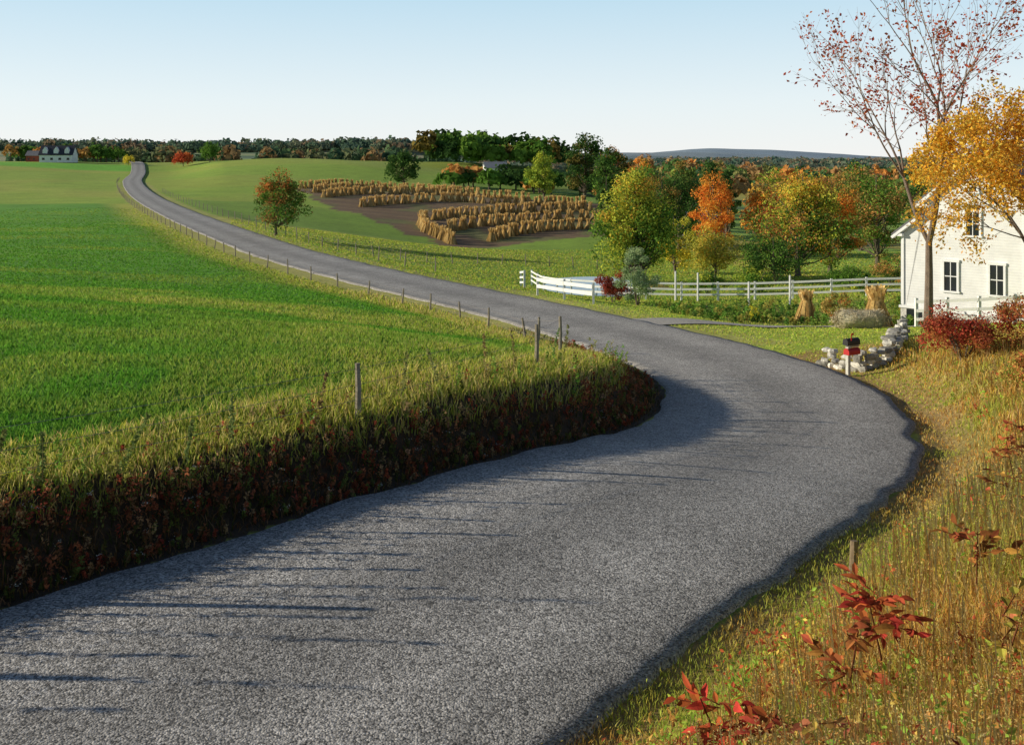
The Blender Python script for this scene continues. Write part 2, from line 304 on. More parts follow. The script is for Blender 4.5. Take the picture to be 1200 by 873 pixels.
c=pick([(.82,.58,.16),(.76,.44,.1),(.9,.68,.28),(.68,.54,.12),(.56,.26,.08)],n)*(1-gm)+pick([(.3,.52,.06),(.42,.6,.08),(.58,.62,.1)],n)*gm
hh=R.uniform(.1,.48,n)*(.22+.9*ss((s-3.4)/2.2))*np.where(y>24,.55,1)*(.72+.28*ss((r-4.5)/4))
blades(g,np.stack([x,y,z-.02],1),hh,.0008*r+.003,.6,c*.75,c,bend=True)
x,y,z,s,r=polar(9000,3.0,30,2,38);k=(s>4.4)&(y<28);x,y,z,s,r=[q[k] for q in(x,y,z,s,r)];n=len(x);hh=R.uniform(.4,.8,n)*np.where(y>20,.6,1)*ss((s-3.6)/1.6)*(.65+.35*ss((r-5)/4))
c=pick([(.78,.56,.2),(.68,.4,.12),(.8,.62,.26)],n);ln=R.normal(size=(n,2))*.13*hh[:,None];tp=np.stack([x+ln[:,0],y+ln[:,1],z+hh],1);b0=np.stack([x,y,z],1)
wv=np.stack([(.0005*r+.002),r*0,r*0],1);g.add(np.stack([b0-wv,b0+wv,tp+wv*.6,tp-wv*.6],1).reshape(-1,3),np.arange(4*n).reshape(n,4),np.repeat(c*.9,4,0))
P=np.repeat(tp,10,0)+R.normal(size=(n*10,3))*[.01,.01,.06]-[0,0,.05];quads(g,P,R.normal(size=(n*10,3)),np.repeat(.01+.001*r,10),np.repeat(c,10,0)*R.uniform(.6,1.1,(n*10,1)),0,.4)
x,y,z,s,r=polar(150000,26,140,-16,36);k=(s>3.3)&(s<300)&~((y<33)&(s>8))&~((np.abs(y-44.6-(x-10)*.18)<1.5)&(x>5.)&(x<22))&(((x-POND[0])/POND[2])**2+((y-POND[1])/POND[3])**2>1.5);x,y,z,s,r=[q[k] for q in(x,y,z,s,r)];n=len(x)
c=pick([(.32,.47,.06),(.48,.55,.08),(.56,.51,.13)],n);c[(y<60)]*=1.15
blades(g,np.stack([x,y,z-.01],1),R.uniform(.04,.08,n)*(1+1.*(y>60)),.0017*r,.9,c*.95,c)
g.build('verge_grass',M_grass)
def weeds(name,x,y,z,hs,pals,nl,ls,stemc=(.12,.1,.04),spread=.35,flow=None,asp=.5):
    g=Acc();n=len(x);rp=np.repeat(np.arange(n),nl);t=R.random(n*nl)**.8
    ll=R.normal(size=(n,2))*.2
    st=np.stack([x,y,z],1);tip=st+np.stack([ll[:,0]*hs,ll[:,1]*hs,hs],1)
    P=st[rp]+(tip-st)[rp]*t[:,None]+R.normal(size=(n*nl,3))*(hs[rp]*spread*.4*(1-.5*t))[:,None]*[1,1,.5]
    P[:,2]=np.maximum(P[:,2],z[rp]+.01)
    pc=pick(pals,n,.2)[rp]*R.uniform(.7,1.3,(n*nl,1))
    quads(g,P,R.normal(size=(n*nl,3))+[0,0,.5],ls[rp]*R.uniform(.6,1.3,n*nl),pc,0,asp)
    blades(g,st,hs,.012,.15,stemc,stemc)
    if flow is not None:
        k=R.random(n)<flow[0];m=k.sum();f=np.repeat(tip[k],9,0)+R.normal(size=(m*9,3))*[.035,.035,.012]
        quads(g,f,R.normal(size=(m*9,3))*.4+[0,0,1],.022,flow[1])
    return g.build(name,M_leaf)
x,y,z,s,r=polar(20000,8,40,-40,14);k=(s<-3.0)&(s>-4.7)&(y<37);k&=R.random(len(x))<np.where(s>-3.9,1,.12);x,y,z,s,r=[q[k] for q in(x,y,z,s,r)]
weeds('roadside_weeds',x,y,z,R.uniform(.12,.4,len(x))*(.35+.65*ss((-s-2.9)/.9))*np.where(y>20,1.15,1),[(.32,.1,.05),(.14,.15,.04),(.46,.17,.08),(.22,.11,.05),(.38,.09,.05),(.46,.3,.15),(.2,.24,.06)],26,.03+.0015*r,flow=(.08,(.75,.75,.65)))
x,y,z,s,r=polar(7500,3.0,34,-10,38);k=(s>4.2)&(s<30)&(y<32);k&=R.random(len(x))<.15+.85*(fbm(x,y,1.6,61)>.5);x,y,z,s,r=[q[k] for q in(x,y,z,s,r)]
weeds('goldenrod',x,y,z,R.uniform(.25,.6,len(x))*np.where(y>24,.5,1)*(.35+.65*ss((s-3.8)/2))*(.6+.4*ss((r-5)/4)),[(.85,.6,.07),(.36,.48,.07),(.72,.3,.07),(.8,.46,.1),(.3,.42,.05),(.6,.16,.06)],22,.016+.0016*r,(.25,.2,.08),.22,flow=(.08,(.8,.7,.4)),asp=.33)
x,y,z,s,r=polar(2600,3.2,26,2,38);k=(s>4.0)&(y<26);k&=fbm(x,y,1.1,71)>.5;x,y,z,s,r=[q[k] for q in(x,y,z,s,r)]
weeds('bramble',x,y,z,R.uniform(.2,.45,len(x)),[(.55,.15,.06),(.66,.32,.09),(.3,.48,.07),(.76,.52,.12),(.42,.5,.08),(.5,.12,.06),(.36,.52,.07)],26,.035+.001*r,(.25,.1,.05),.5,asp=.55)
n=46;idx=np.clip((np.searchsorted(RL[:,1],7)+R.random(n)*66).astype(int),0,len(RL)-1);px=RL[idx,:2]-RN[idx]*R.uniform(3.8,4.6,n)[:,None];z,_=H(px[:,0],px[:,1])
weeds('ragweed',px[:,0],px[:,1],z,R.uniform(.35,.7,n),[(.2,.36,.06),(.28,.4,.07),(.44,.44,.1)],42,np.full(n,.06),(.12,.17,.04),.16)
# tall mullein on the bank crest, further along the bank; they throw the long thin shadows on the road
ax=np.array([-8.6,-8.2,-7.6,-7.3,-6.9,-6.55,-6.35,-5.9,-5.5,-4.9,-4.3,-3.9,-3.0,-1.9,-1.3,-.5,.1,.9,1.3]);ay=np.array([8.0,8.7,9.0,9.5,9.8,10.2,10.5,11.0,11.5,12.2,12.9,13.6,15.0,16.7,18,19.5,20.7,22.9,24.6])
ah=np.array([1.2,1.5,1.0,1.45,1.2,1.55,1.1,.75,.65,.75,.6,.75,.8,.9,.75,.95,.8,.8,.9]);az_,_=H(ax,ay)
weeds('mullein',ax,ay,az_,ah,[(.3,.34,.12),(.36,.28,.12),(.24,.3,.1)],110,np.full(len(ax),.07),(.3,.22,.1),.07)
# ---------------------------------------------------------------- foreground red leaves (sumac)
def leafshape(acc,p,d,n,L,Wd,col):
    d=nrm(d);n=nrm(n-d*np.dot(n,d));b=np.cross(d,n);t=np.array([0,.25,.5,.75,1]);w=np.array([.02,.42,.5,.3,.0])*Wd
    dr=-n*L*.25;mid=[p+d*L*a+dr*a*a for a in t]
    V=[];
    for a,ww,mm in zip(t,w,mid): V+=[mm-b*ww+n*ww*.35,mm,mm+b*ww+n*ww*.35]
    F=[]
    for i in range(4): F+=[[i*3,i*3+1,i*3+4,i*3+3],[i*3+1,i*3+2,i*3+5,i*3+4]]
    acc.add(V,F,col)
for (sx,sy,zt,nb,pal) in [(1.1,5.2,.6,11,(.58,.09,.05)),(1.3,5.05,.52,7,(.5,.12,.06)),(2.2,5.9,.76,13,(.58,.09,.055)),(1.9,5.6,.68,9,(.5,.13,.06)),(1.5,4.4,.5,6,(.48,.18,.09)),(2.7,5.4,.6,6,(.58,.28,.09)),(3.2,6.8,.7,7,(.5,.14,.06)),(4.4,8.6,.7,7,(.55,.18,.07)),(5.6,11,.8,7,(.48,.13,.06)),(7.4,14.4,.8,8,(.52,.12,.06))]:
    g=Acc();z0=h1(sx,sy);ztop=z0+zt;hh=zt;top=np.array([sx+R.normal()*.05,sy,ztop])
    tube(g,[(sx,sy,z0-.05),(sx+.02,sy,z0+hh*.5),top],[.009,.007,.004],(.2,.08,.04),k=5)
    for b in range(nb):
        a=R.uniform(0,6.28);d=np.array([math.cos(a),math.sin(a),R.uniform(-.1,.5)]);q0=np.array([sx,sy,ztop-R.uniform(0,.26)]);q1=q0+d*R.uniform(.12,.28)
        tube(g,[q0,q1],[.004,.002],(.3,.08,.04),k=4)
        for l in range(6):
            pp=q0+(q1-q0)*(l/5*.9+.1);d2=nrm(d+np.array([-d[1],d[0],0])*(1 if l%2 else -1)*(.9 if l<5 else 0)+R.normal(size=3)*.3)
            leafshape(g,pp,d2,np.array([-.3,-.3,1.])+R.normal(size=3)*.55,R.uniform(.06,.125),R.uniform(.03,.055),np.array(pal)*R.uniform(.45,1.4)*np.array([1,R.uniform(.7,2.0),1]))
    g.build('sumac_shrub',M_leaf)
# ---------------------------------------------------------------- trees
BK=(.14,.11,.08)
def crown(acc,c,cw,ch,pal,n,leaf,rg,ncl=40,top=None,mi=1,branch=None,egg=.25):
    pal=np.array(pal);d=nrm(rg.normal(size=(ncl,3)));f=rg.uniform(.35,.9,ncl)
    cc=d*f[:,None];cc[:,:2]*=(1-egg*cc[:,2:3]);cc[:,2]=np.clip(cc[:,2],-.85,1)
    cen=c+cc*[cw,cw,ch];rad=cw*rg.uniform(.18,.38,ncl)
    k=rg.integers(0,ncl,n);dd=nrm(rg.normal(size=(n,3)));P=cen[k]+dd*(rad[k]*rg.uniform(.45,1.12,n))[:,None]*[1,1,.8]
    pc=pal[rg.integers(0,len(pal),ncl)]
    if top is not None:
        tt=ss((cc[:,2]+rg.normal(size=ncl)*.25)*2)[:,None];pc=pc*(1-tt)+np.array(top)[rg.integers(0,len(top),ncl)]*tt
    mixj=rg.random((n,1))<.25
    col=np.where(mixj,pal[rg.integers(0,len(pal),n)],pc[k])*rg.uniform(.75,1.5,(n,1))
    quads(acc,P,dd+rg.normal(size=(n,3))*.6+[0,0,.3],leaf*rg.uniform(.6,1.3,n),col,mi,rg=rg)
    if branch is not None:
        b0,b1,r0=branch
        for i in range(ncl):
            t=np.clip((cen[i][2]-b0[2])/(b1[2]-b0[2])-.25,.1,.9);p=b0+(b1-b0)*t;mid=(p+cen[i])/2+[0,0,-.05*ch]
            tube(acc,[p,mid,cen[i]],[r0*.45*(1-t*.6),r0*.25,r0*.08],BK,0,k=4,cap=False)
def tree(name,x,y,h,w,pal,n=3500,leaf=.32,tf=.22,seed=1,top=None,ncl=42,egg=.25,tr=None):
    rg=np.random.default_rng(seed);g=Acc();z=h1(x,y);th=h*tf;b=np.array([x,y,z-.1]);c=np.array([x+rg.normal()*.03*w,y,z+th+(h-th)/2]);r0=tr or h*.022
    topp=c+[0,0,(h-th)*.42]
    tube(g,[b,b+(topp-b)*.03+[0,0,.05],b+(topp-b)*.35+[rg.normal()*.1,0,0],b+(topp-b)*.7,topp],[r0*1.6,r0*1.1,r0*.85,r0*.5,r0*.12],BK,0,k=8)
    crown(g,c,w/2,(h-th)/2,pal,n,leaf,rg,ncl,top,branch=(b+[0,0,th*.6],topp,r0),egg=egg)
    return g.build(name,[M_bark,M_leaf])
GR=[(.11,.22,.035),(.16,.28,.045),(.085,.17,.035)];DG=[(.05,.105,.028),(.08,.15,.035),(.06,.125,.03)];YG=[(.46,.48,.06),(.34,.43,.06),(.24,.34,.05)]
YE=[(.8,.62,.07),(.7,.56,.08),(.52,.5,.07)];OR=[(.8,.34,.06),(.74,.26,.05),(.78,.46,.08)];RD=[(.54,.11,.05),(.44,.09,.04),(.6,.18,.06)];OB=[(.58,.3,.09),(.46,.27,.09),(.3,.29,.07)]
tree('maple_tree',-25.5,106,7.2,6.4,GR+[(.34,.18,.06)],6500,.26,.1,3,top=[(.55,.2,.06),(.22,.28,.05),(.6,.2,.06)],ncl=60)
tree('oak_tree',-33,300,11,12,DG,3500,.7,.04,4)
tree('poplar_tree',8.2,250,13.5,9,YG,4000,.55,.05,5)
tree('oak_tree',19,258,19,13,DG+[(.2,.17,.05)],5000,.7,.05,6)
tree('oak_tree',26,240,15.5,12,DG+[(.4,.2,.06)],4200,.6,.05,7,top=[(.5,.26,.07),(.13,.18,.04)])
tree('oak_tree',22,228,14.5,9,DG+GR,3400,.55,.05,71,egg=.4)
tree('sugar_maple_tree',10.9,84,9.7,7.9,YG+GR,18000,.23,.03,8,top=[(.74,.4,.07),(.7,.56,.08),(.46,.48,.07),(.55,.5,.07)],ncl=120,egg=.5)
tree('oak_tree',19.8,128,11.6,8.5,DG+GR[:1],6500,.3,.04,73,top=[(.3,.2,.06),(.11,.17,.04)],ncl=60)
tree('oak_tree',24.2,142,12.2,8,DG,5500,.32,.04,74,ncl=50)
tree('oak_tree',34,200,13.5,11,DG+[(.3,.19,.06)],4800,.45,.05,9,top=[(.4,.26,.07),(.12,.17,.04)])
tree('ash_tree',15.8,95,6,5,YE,5500,.2,.05,10)
tree('maple_tree',25.0,122,11,6.8,OR,7500,.28,.05,11)
tree('apple_tree',18.2,88,4.8,5.6,[(.6,.5,.08),(.44,.43,.08),(.68,.48,.09)],5500,.2,.05,12)
tree('sugar_maple_tree',26.2,90,10.4,9,GR+YG[:1]+OB[:1],15000,.24,.04,13,top=[(.82,.54,.07),(.8,.42,.07),(.76,.64,.1)],ncl=100)
tree('maple_tree',30.8,95,9.6,7,OR+GR[:2]+OB[:1],8500,.24,.05,14)
tree('oak_tree',21.5,80,4.4,5.6,GR+DG,7000,.17,.03,15)
tree('oak_tree',38,102,10.4,9,GR+OB,8500,.27,.04,16)
tree('maple_tree',35,125,9,7.5,RD+OB,5000,.3,.05,17)
tree('oak_tree',48,135,12.5,10,OB+GR,6500,.33,.05,18)
tree('locust_tree',50,112,10.5,9,YG+OB,6500,.3,.04,19)
tree('oak_tree',29,165,9,9,GR+OB[:1],4000,.36,.05,20)
tree('oak_tree',41.5,92,6.5,7.5,OB+YG,6500,.24,.04,72)
rg0=np.random.default_rng(123)
for i,(a,b) in enumerate([(20,148),(38,150),(45,170),(55,155),(62,180),(70,165),(42,205),(60,225),(28,212),(76,200),(90,220),(66,140),(85,170),(24,190),(50,250)]):
    tree(['oak_tree','maple_tree','hickory_tree'][i%3],a,b,rg0.uniform(9,14),rg0.uniform(8,12),[DG+GR,OR+OB,OB+YG,OR+GR,DG+OB][i%5],2700,.5,.05,200+i,ncl=36)
tree('cedar_tree',30.5,150,14,5,DG,4000,.35,.04,60,egg=.8);tree('cedar_tree',34,155,12,4.5,DG,3000,.35,.04,61,egg=.8);tree('cedar_tree',15.5,160,11,4.5,DG,3000,.35,.04,62,egg=.8)
tree('oak_tree',-133,432,9,11,GR,1500,.8,.08,21);tree('maple_tree',-144,430,6.6,10,RD,1300,.8,.08,22)
tree('maple_tree',-172,440,5,6,YE,700,.6,.08,23)
def shrub(name,x,y,h,w,pal,n,leaf,seed,egg=.2,ncl=26):
    rg=np.random.default_rng(seed);g=Acc();z=h1(x,y);b=np.array([x,y,z-.05]);c=np.array([x,y,z+h*.5])
    for i in range(7):
        a=rg.uniform(0,6.28);tube(g,[b+[.05*math.cos(a),.05*math.sin(a),0],b+[w*.12*math.cos(a),w*.12*math.sin(a),h*.4],b+[w*.28*math.cos(a),w*.28*math.sin(a),h*.8]],[.03,.02,.008],BK,0,k=4)
    crown(g,c,w/2,h*.5,pal,n,leaf,rg,ncl,egg=egg);g.build(name,[M_bark,M_leaf])
shrub('burning_bush',6.3,61,2.2,2.4,[(.32,.055,.04),(.24,.05,.035),(.36,.1,.05)],4500,.1,31)
shrub('willow_shrub',7.6,59.5,3.7,2.8,[(.32,.4,.2),(.24,.33,.16),(.36,.44,.23)],7000,.11,32,egg=.5)
shrub('barberry_bush',12.5,27.2,1.5,2.6,[(.4,.07,.045),(.32,.1,.05),(.46,.18,.06)],7000,.075,33)
shrub('barberry_bush',14.6,27,1.3,2.4,[(.38,.09,.04),(.4,.26,.08),(.42,.14,.06)],5000,.075,34)
shrub('dogwood_shrub',11.8,22,1.1,1.8,[(.55,.18,.07),(.55,.4,.1),(.3,.37,.07)],4500,.06,35)
shrub('dogwood_shrub',11.0,18,1.0,1.8,[(.36,.44,.07),(.6,.5,.12),(.28,.36,.06)],4500,.055,38)
shrub('dogwood_shrub',9.0,13.8,.9,1.5,[(.54,.26,.09),(.34,.42,.07),(.66,.48,.12)],4500,.045,39)
shrub('yellow_chrysanthemum',12.6,51,.9,.9,[(.8,.68,.06),(.3,.36,.06)],1100,.07,36)
shrub('brush_pile',16.4,49,1.8,2,[(.5,.36,.11),(.6,.26,.08),(.3,.3,.08)],3000,.1,37)
for i,(a,b,h,w) in enumerate([(14,70,1.6,2.6),(17.5,71,2.0,3),(25,73,2.0,3.4),(29,75,2.4,3.5),(33,72,2.0,3.5),(24,66.5,1.3,2.2),(37,80,3,4)]):
    shrub('hedge_shrub',a,b,h,w,[GR+YG[:1],YG+GR,GR,OB+GR,YE+YG][i%5],3000,.14,300+i)
def bare(name,x,y,h,seed,pal,nleaf,leaf,spread=.5,lean=(0,0),r0=.16,tc=BK,mind=3):
    rg=np.random.default_rng(seed);g=Acc();z=h1(x,y);tips=[]
    def grow(p,d,L,r,dep):
        pts=[p];q=p.copy();dd=d.copy()
        for i in range(3):
            dd=nrm(dd+rg.normal(size=3)*.09+np.array([0,0,.04]));q=q+dd*L/3;pts.append(q.copy())
        tube(g,pts,np.linspace(r,r*.66,4),tc,0,k=8 if dep<2 else (5 if dep<4 else 3),cap=False)
        if dep>=mind: tips.append((pts[1],pts[3],dep))
        if dep>=6 or r<.004: return
        nb=2 if rg.random()<.45 else 3
        a0=rg.uniform(0,6.28)
        for i in range(nb):
            a=a0+i*6.28/nb+rg.normal()*.3;u=nrm(np.cross(dd,[.3,.9,.1]));v=np.cross(dd,u)
            sp=rg.uniform(.3,.65)*spread/.5*(1 if i else .45)
            nd=nrm(dd*math.cos(sp)+(u*math.cos(a)+v*math.sin(a))*math.sin(sp))
            grow(q,nd,L*rg.uniform(.68,.86),r*(.62 if nb==2 else .55)*(1.15 if i==0 else .9),dep+1)
        if dep>0 and dep<4:
            a=rg.uniform(0,6.28);u=nrm(np.cross(dd,[.3,.9,.1]));v=np.cross(dd,u);grow(pts[2],nrm(dd*.6+(u*math.cos(a)+v*math.sin(a))*.8),L*.55,r*.35,dep+2)
    grow(np.array([x,y,z-.1]),nrm(np.array([lean[0],lean[1],1.])),h*.27,r0,0)
    P0=np.array([t[0] for t in tips]);P1=np.array([t[1] for t in tips])
    k=rg.integers(0,len(tips),nleaf);P=P0[k]+(P1-P0)[k]*rg.random((nleaf,1))+rg.normal(size=(nleaf,3))*.16
    pal=np.array(pal);quads(g,P,rg.normal(size=(nleaf,3)),leaf*rg.uniform(.6,1.3,nleaf),pal[rg.integers(0,len(pal),nleaf)]*rg.uniform(.7,1.3,(nleaf,1)),1,rg=rg)
    return g.build(name,[M_bark,M_leaf])
bare('cherry_tree',17.6,41.5,13.8,5,[(.5,.08,.045),(.44,.1,.05),(.54,.17,.06)],3200,.16,.45,(.04,0),r0=.2,tc=(.2,.15,.12))
bare('maple_tree',20.5,37.8,10,8,[(.85,.52,.06),(.82,.4,.05),(.75,.56,.1)],20000,.14,.6,(0,0),r0=.15)
bare('maple_tree',20.3,35.6,7.6,15,[(.82,.48,.06),(.78,.36,.05),(.72,.5,.1)],9000,.13,.6,(0,0),r0=.1)
def woods(name,x,y,h,wd,pals,nq,seed,haze=0.):
    rg=np.random.default_rng(seed);n=len(x);z,_=H(x,y);g=Acc();k=np.repeat(np.arange(n),nq);N=n*nq
    d=nrm(rg.normal(size=(N,3)));d[:,2]=np.abs(d[:,2])*1.2-.35;ph=rg.uniform(0,6.28,n)[k];az=np.arctan2(d[:,1],d[:,0])
    f=rg.uniform(.7,1.02,N)*(1+.16*np.sin(3*az+ph)+.12*np.sin(5*d[:,2]*2+ph*2))
    P=np.stack([x[k],y[k],z[k]+h[k]*.52],1)+d*np.stack([wd[k]/2*f,wd[k]/2*f,h[k]*.5*f],1)
    pl=np.array(pals);c=pl[rg.integers(0,len(pl),n)][k]*rg.uniform(.65,1.35,(N,1))
    c=c*(1-haze)+np.array([.2,.28,.36])*haze  # haze tint painted into the leaf colours of far trees
    quads(g,P,d+rg.normal(size=(N,3))*.5,wd[k]*.24*rg.uniform(.7,1.3,N),c,1,.8,rg=rg)
    for i in range(n) if n<60 else []: tube(g,[(x[i],y[i],z[i]-.3),(x[i],y[i],z[i]+h[i]*.5)],[.35,.15],BK,0,k=5)
    return g.build(name,[M_bark,M_leaf])
FP=[(.08,.14,.04),(.11,.18,.05),(.06,.12,.04),(.16,.18,.06),(.32,.19,.06),(.2,.2,.06)]
rg=np.random.default_rng(77)
n=60;woods('oak_grove',rg.uniform(-42,28,n),rg.uniform(455,540,n),rg.uniform(11,18,n),rg.uniform(9,14,n),DG+GR+[(.2,.15,.04)],150,41)
n=26;woods('hedgerow_trees',rg.uniform(-20,45,n),rg.uniform(300,340,n)+rg.uniform(0,30,n),rg.uniform(4,8,n),rg.uniform(7,11,n),GR+DG+OB[:1],110,42)
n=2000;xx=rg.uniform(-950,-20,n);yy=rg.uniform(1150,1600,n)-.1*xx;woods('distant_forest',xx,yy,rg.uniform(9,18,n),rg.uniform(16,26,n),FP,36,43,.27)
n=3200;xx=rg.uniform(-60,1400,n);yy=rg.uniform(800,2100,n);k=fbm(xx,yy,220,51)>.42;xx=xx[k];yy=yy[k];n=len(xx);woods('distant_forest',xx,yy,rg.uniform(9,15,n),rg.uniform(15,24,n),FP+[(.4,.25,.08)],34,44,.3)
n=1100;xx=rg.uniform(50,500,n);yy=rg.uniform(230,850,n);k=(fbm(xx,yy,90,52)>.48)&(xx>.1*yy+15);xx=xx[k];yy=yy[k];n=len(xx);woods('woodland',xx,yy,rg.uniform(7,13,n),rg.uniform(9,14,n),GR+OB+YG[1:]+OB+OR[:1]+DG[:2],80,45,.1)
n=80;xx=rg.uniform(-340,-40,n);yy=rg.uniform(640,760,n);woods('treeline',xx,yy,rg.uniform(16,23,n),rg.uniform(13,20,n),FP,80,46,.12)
n=22;xx=np.concatenate([rg.uniform(-245,-222,8),rg.uniform(-225,-185,14)]);yy=rg.uniform(470,495,n);woods('windbreak_trees',xx,yy,rg.uniform(6,9.5,n),rg.uniform(6,9,n),GR+OB,90,47)
# ---------------------------------------------------------------- corn shocks
def shock(g,x,y,z,h,rg,nb=50):
    a=rg.uniform(0,6.28,nb);r0=h*.42*rg.uniform(.75,1.15,nb);r1=h*.16*rg.uniform(.7,1.2,nb);r2=h*.22*rg.uniform(.2,1.4,nb);z2=h*rg.uniform(.85,1.1,nb)
    w=h*.1;ca=np.cos(a);sa=np.sin(a);tx=-sa*w/2;ty=ca*w/2;o=np.zeros(nb)
    b=np.stack([x+ca*r0,y+sa*r0,o+z-.05],1);m=np.stack([x+ca*r1,y+sa*r1,o+z+h*.68],1);t=np.stack([x+ca*r2,y+sa*r2,z+z2],1);tt=np.stack([tx,ty,o],1)
    V=np.stack([b-tt,b+tt,m-tt*.8,m+tt*.8,t-tt*.9,t+tt*.2],1).reshape(-1,3);k=np.arange(nb)[:,None]*6
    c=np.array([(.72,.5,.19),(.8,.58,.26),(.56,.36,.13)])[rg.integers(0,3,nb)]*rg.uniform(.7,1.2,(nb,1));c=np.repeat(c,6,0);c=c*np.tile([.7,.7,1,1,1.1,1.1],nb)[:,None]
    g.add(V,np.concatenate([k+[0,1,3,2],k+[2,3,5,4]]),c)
rg=np.random.default_rng(5);g=Acc()
for row in [[(-56,262),(-48,280),(-38,277),(-21.6,266),(-9,256)],[(-43.6,226),(-37,243),(-22,250),(-8.6,248),(4,241)],[(-49,243),(-42,262),(-28,262),(-14,258)],[(-31.7,206),(-24,220),(-14,228),(-4.8,226),(8,232),(17,240)],[(-15.8,186),(-11,196),(-2,206),(7.4,213),(17.6,225)],[(-16.4,182),(-16,172),(-13,162),(-9,152)],[(-11,168),(-6,180),(2,189),(10,197),(18,201)],[(-3,158),(1,168),(8,177),(16.5,183)]]:
    q=hermite(np.array([(a,b,0) for a,b in row],float),lambda p:1.45)[:,:2];q=q+rg.normal(size=q.shape)*.25;z,_=H(q[:,0],q[:,1])
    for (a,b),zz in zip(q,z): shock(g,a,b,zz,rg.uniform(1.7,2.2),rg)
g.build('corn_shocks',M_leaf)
for (a,b,h) in [(17.4,46.9,1.9),(15.6,52,1.5)]:
    g=Acc();shock(g,a,b,h1(a,b),h,rg,110);g.build('corn_shock',M_leaf)
# ---------------------------------------------------------------- fences
PC=(.28,.24,.18)
def wirefence(name,pts,h=1.15):
    g=Acc();pr=None
    for i,(a,b) in enumerate(pts):
        z=h1(a,b);hh=h*R.uniform(.85,1.1);t=np.array([a+R.normal()*.06,b+R.normal()*.05,z+hh]);tube(g,[(a,b,z-.3),(a,b,z+.1),(a*.5+t[0]*.5+.01,b*.5+t[1]*.5,z+hh*.55),t],[.055,.053,.048,.042],PC,0,k=7)
        if pr is not None:
            for f in(.35,.62,.9):
                p=pr[0]+(pr[1]-pr[0])*f;q=np.array([a,b,z])+(t-[a,b,z])*f;tube(g,[p,(p+q)/2-[0,0,.03],q],.004,(.25,.22,.2),0,k=3,cap=False)
        pr=(np.array([a,b,z]),t)
    g.build(name,M_wood)
L=hermite(RC,lambda p:.5);T=nrm(np.gradient(L[:,:2],axis=0));NN=np.stack([T[:,1],-T[:,0]],1);cum=np.concatenate([[0],np.cumsum(np.linalg.norm(np.diff(L[:,:2],axis=0),axis=1))])
i0=np.where(L[:,1]>38.5)[0][0];pts=[(-14,3.2),(-10.6,6.4),(-8.4,8.6),(-6.7,10.05),(-2.45,15.6),(.55,22),(1.35,27.5),(.9,33.5)];d=cum[i0]
while True:
    i=np.searchsorted(cum,d)
    if i>=len(L) or L[i,1]>330: break
    pts.append(tuple(L[i,:2]-NN[i]*4.4));d+=4.6
wirefence('wire_fence',pts,1.0)
i0=np.where(L[:,1]>68)[0][0];d=cum[i0];pts=[]
while True:
    i=np.searchsorted(cum,d)
    if L[i,1]>240: break
    pts.append(tuple(L[i,:2]+NN[i]*5.2));d+=5
wirefence('wire_fence',pts)
wirefence('wire_fence',[(-13+i*2.4,92+ i*1.2*(i<6)+ (i>=6)*7.2) for i in range(12)])
def boardfence(name,P,h=1.15,sp=2.4,rails=(.3,.62,.95),rh=.13):
    g=Acc();P=np.array(P,float);q=[]
    for i in range(len(P)-1):
        k=max(1,int(round(np.linalg.norm(P[i+1]-P[i])/sp)))
        for j in range(k): q.append(P[i]+(P[i+1]-P[i])*j/k)
    q.append(P[-1]);zs=[h1(a,b) for a,b in q]
    for (a,b),z in zip(q,zs): box(g,(a,b,z+h/2-.1),(.12,.12,h+.3),(.78,.78,.76),rz=R.uniform(-.1,.1))
    for i in range(len(q)-1):
        d=nrm(q[i+1]-q[i]);s_=np.array([d[1],-d[0]])*.075
        for f in rails: beam(g,(*(q[i]+s_+d*.03),zs[i]+h*f),(*(q[i+1]+s_-d*.03),zs[i+1]+h*f+R.normal()*.008),.03,rh,(.78,.78,.76))
    g.build(name,M_white)
boardfence('board_fence',[(1.5,57.5),(4.4,53.0)],1.1,2.7,(.5,.85),.2)
boardfence('board_fence',[(.6,66),(.8,63.)],1.1,2.4,(.35,.65,.95))
boardfence('board_fence',[(1.6,79),(2.4,74),(4.2,69.5),(9,66),(20.5,63),(29,61.5)],1.2,2.4,(.35,.65,.95))
boardfence('board_fence',[(17.8,43.2),(20,42.0),(25,39.9)],1.25,1.5,(.3,.6,.92))
g=Acc()
for a,b,h in [(10.8,64.8,2),(12.2,64.4,1.9),(14,58,1.6),(17,60,1.8)]: tube(g,[(a,b,h1(a,b)-.2),(a,b,h1(a,b)+h)],[.07,.06],(.7,.7,.68),0,k=7)
g.build('garden_posts',M_white)
g=Acc();z=h1(3.95,11.4);tube(g,[(3.95,11.4,z-.2),(3.97,11.4,z+.2),(3.98,11.42,z+.42)],[.05,.048,.042],(.22,.16,.1),0,k=8);g.build('wooden_stake',M_wood)
n=420;gx=R.uniform(8.5,26,n);gy=48.5+np.round(R.uniform(0,10,n)/1.5)*1.5+R.normal(size=n)*.15;gz,_=H(gx,gy)
weeds('garden_plants',gx,gy,gz,R.uniform(.25,.6,n),[(.2,.36,.06),(.3,.42,.08),(.13,.26,.05),(.44,.4,.09)],45,np.full(n,.14),(.1,.15,.04),.6)
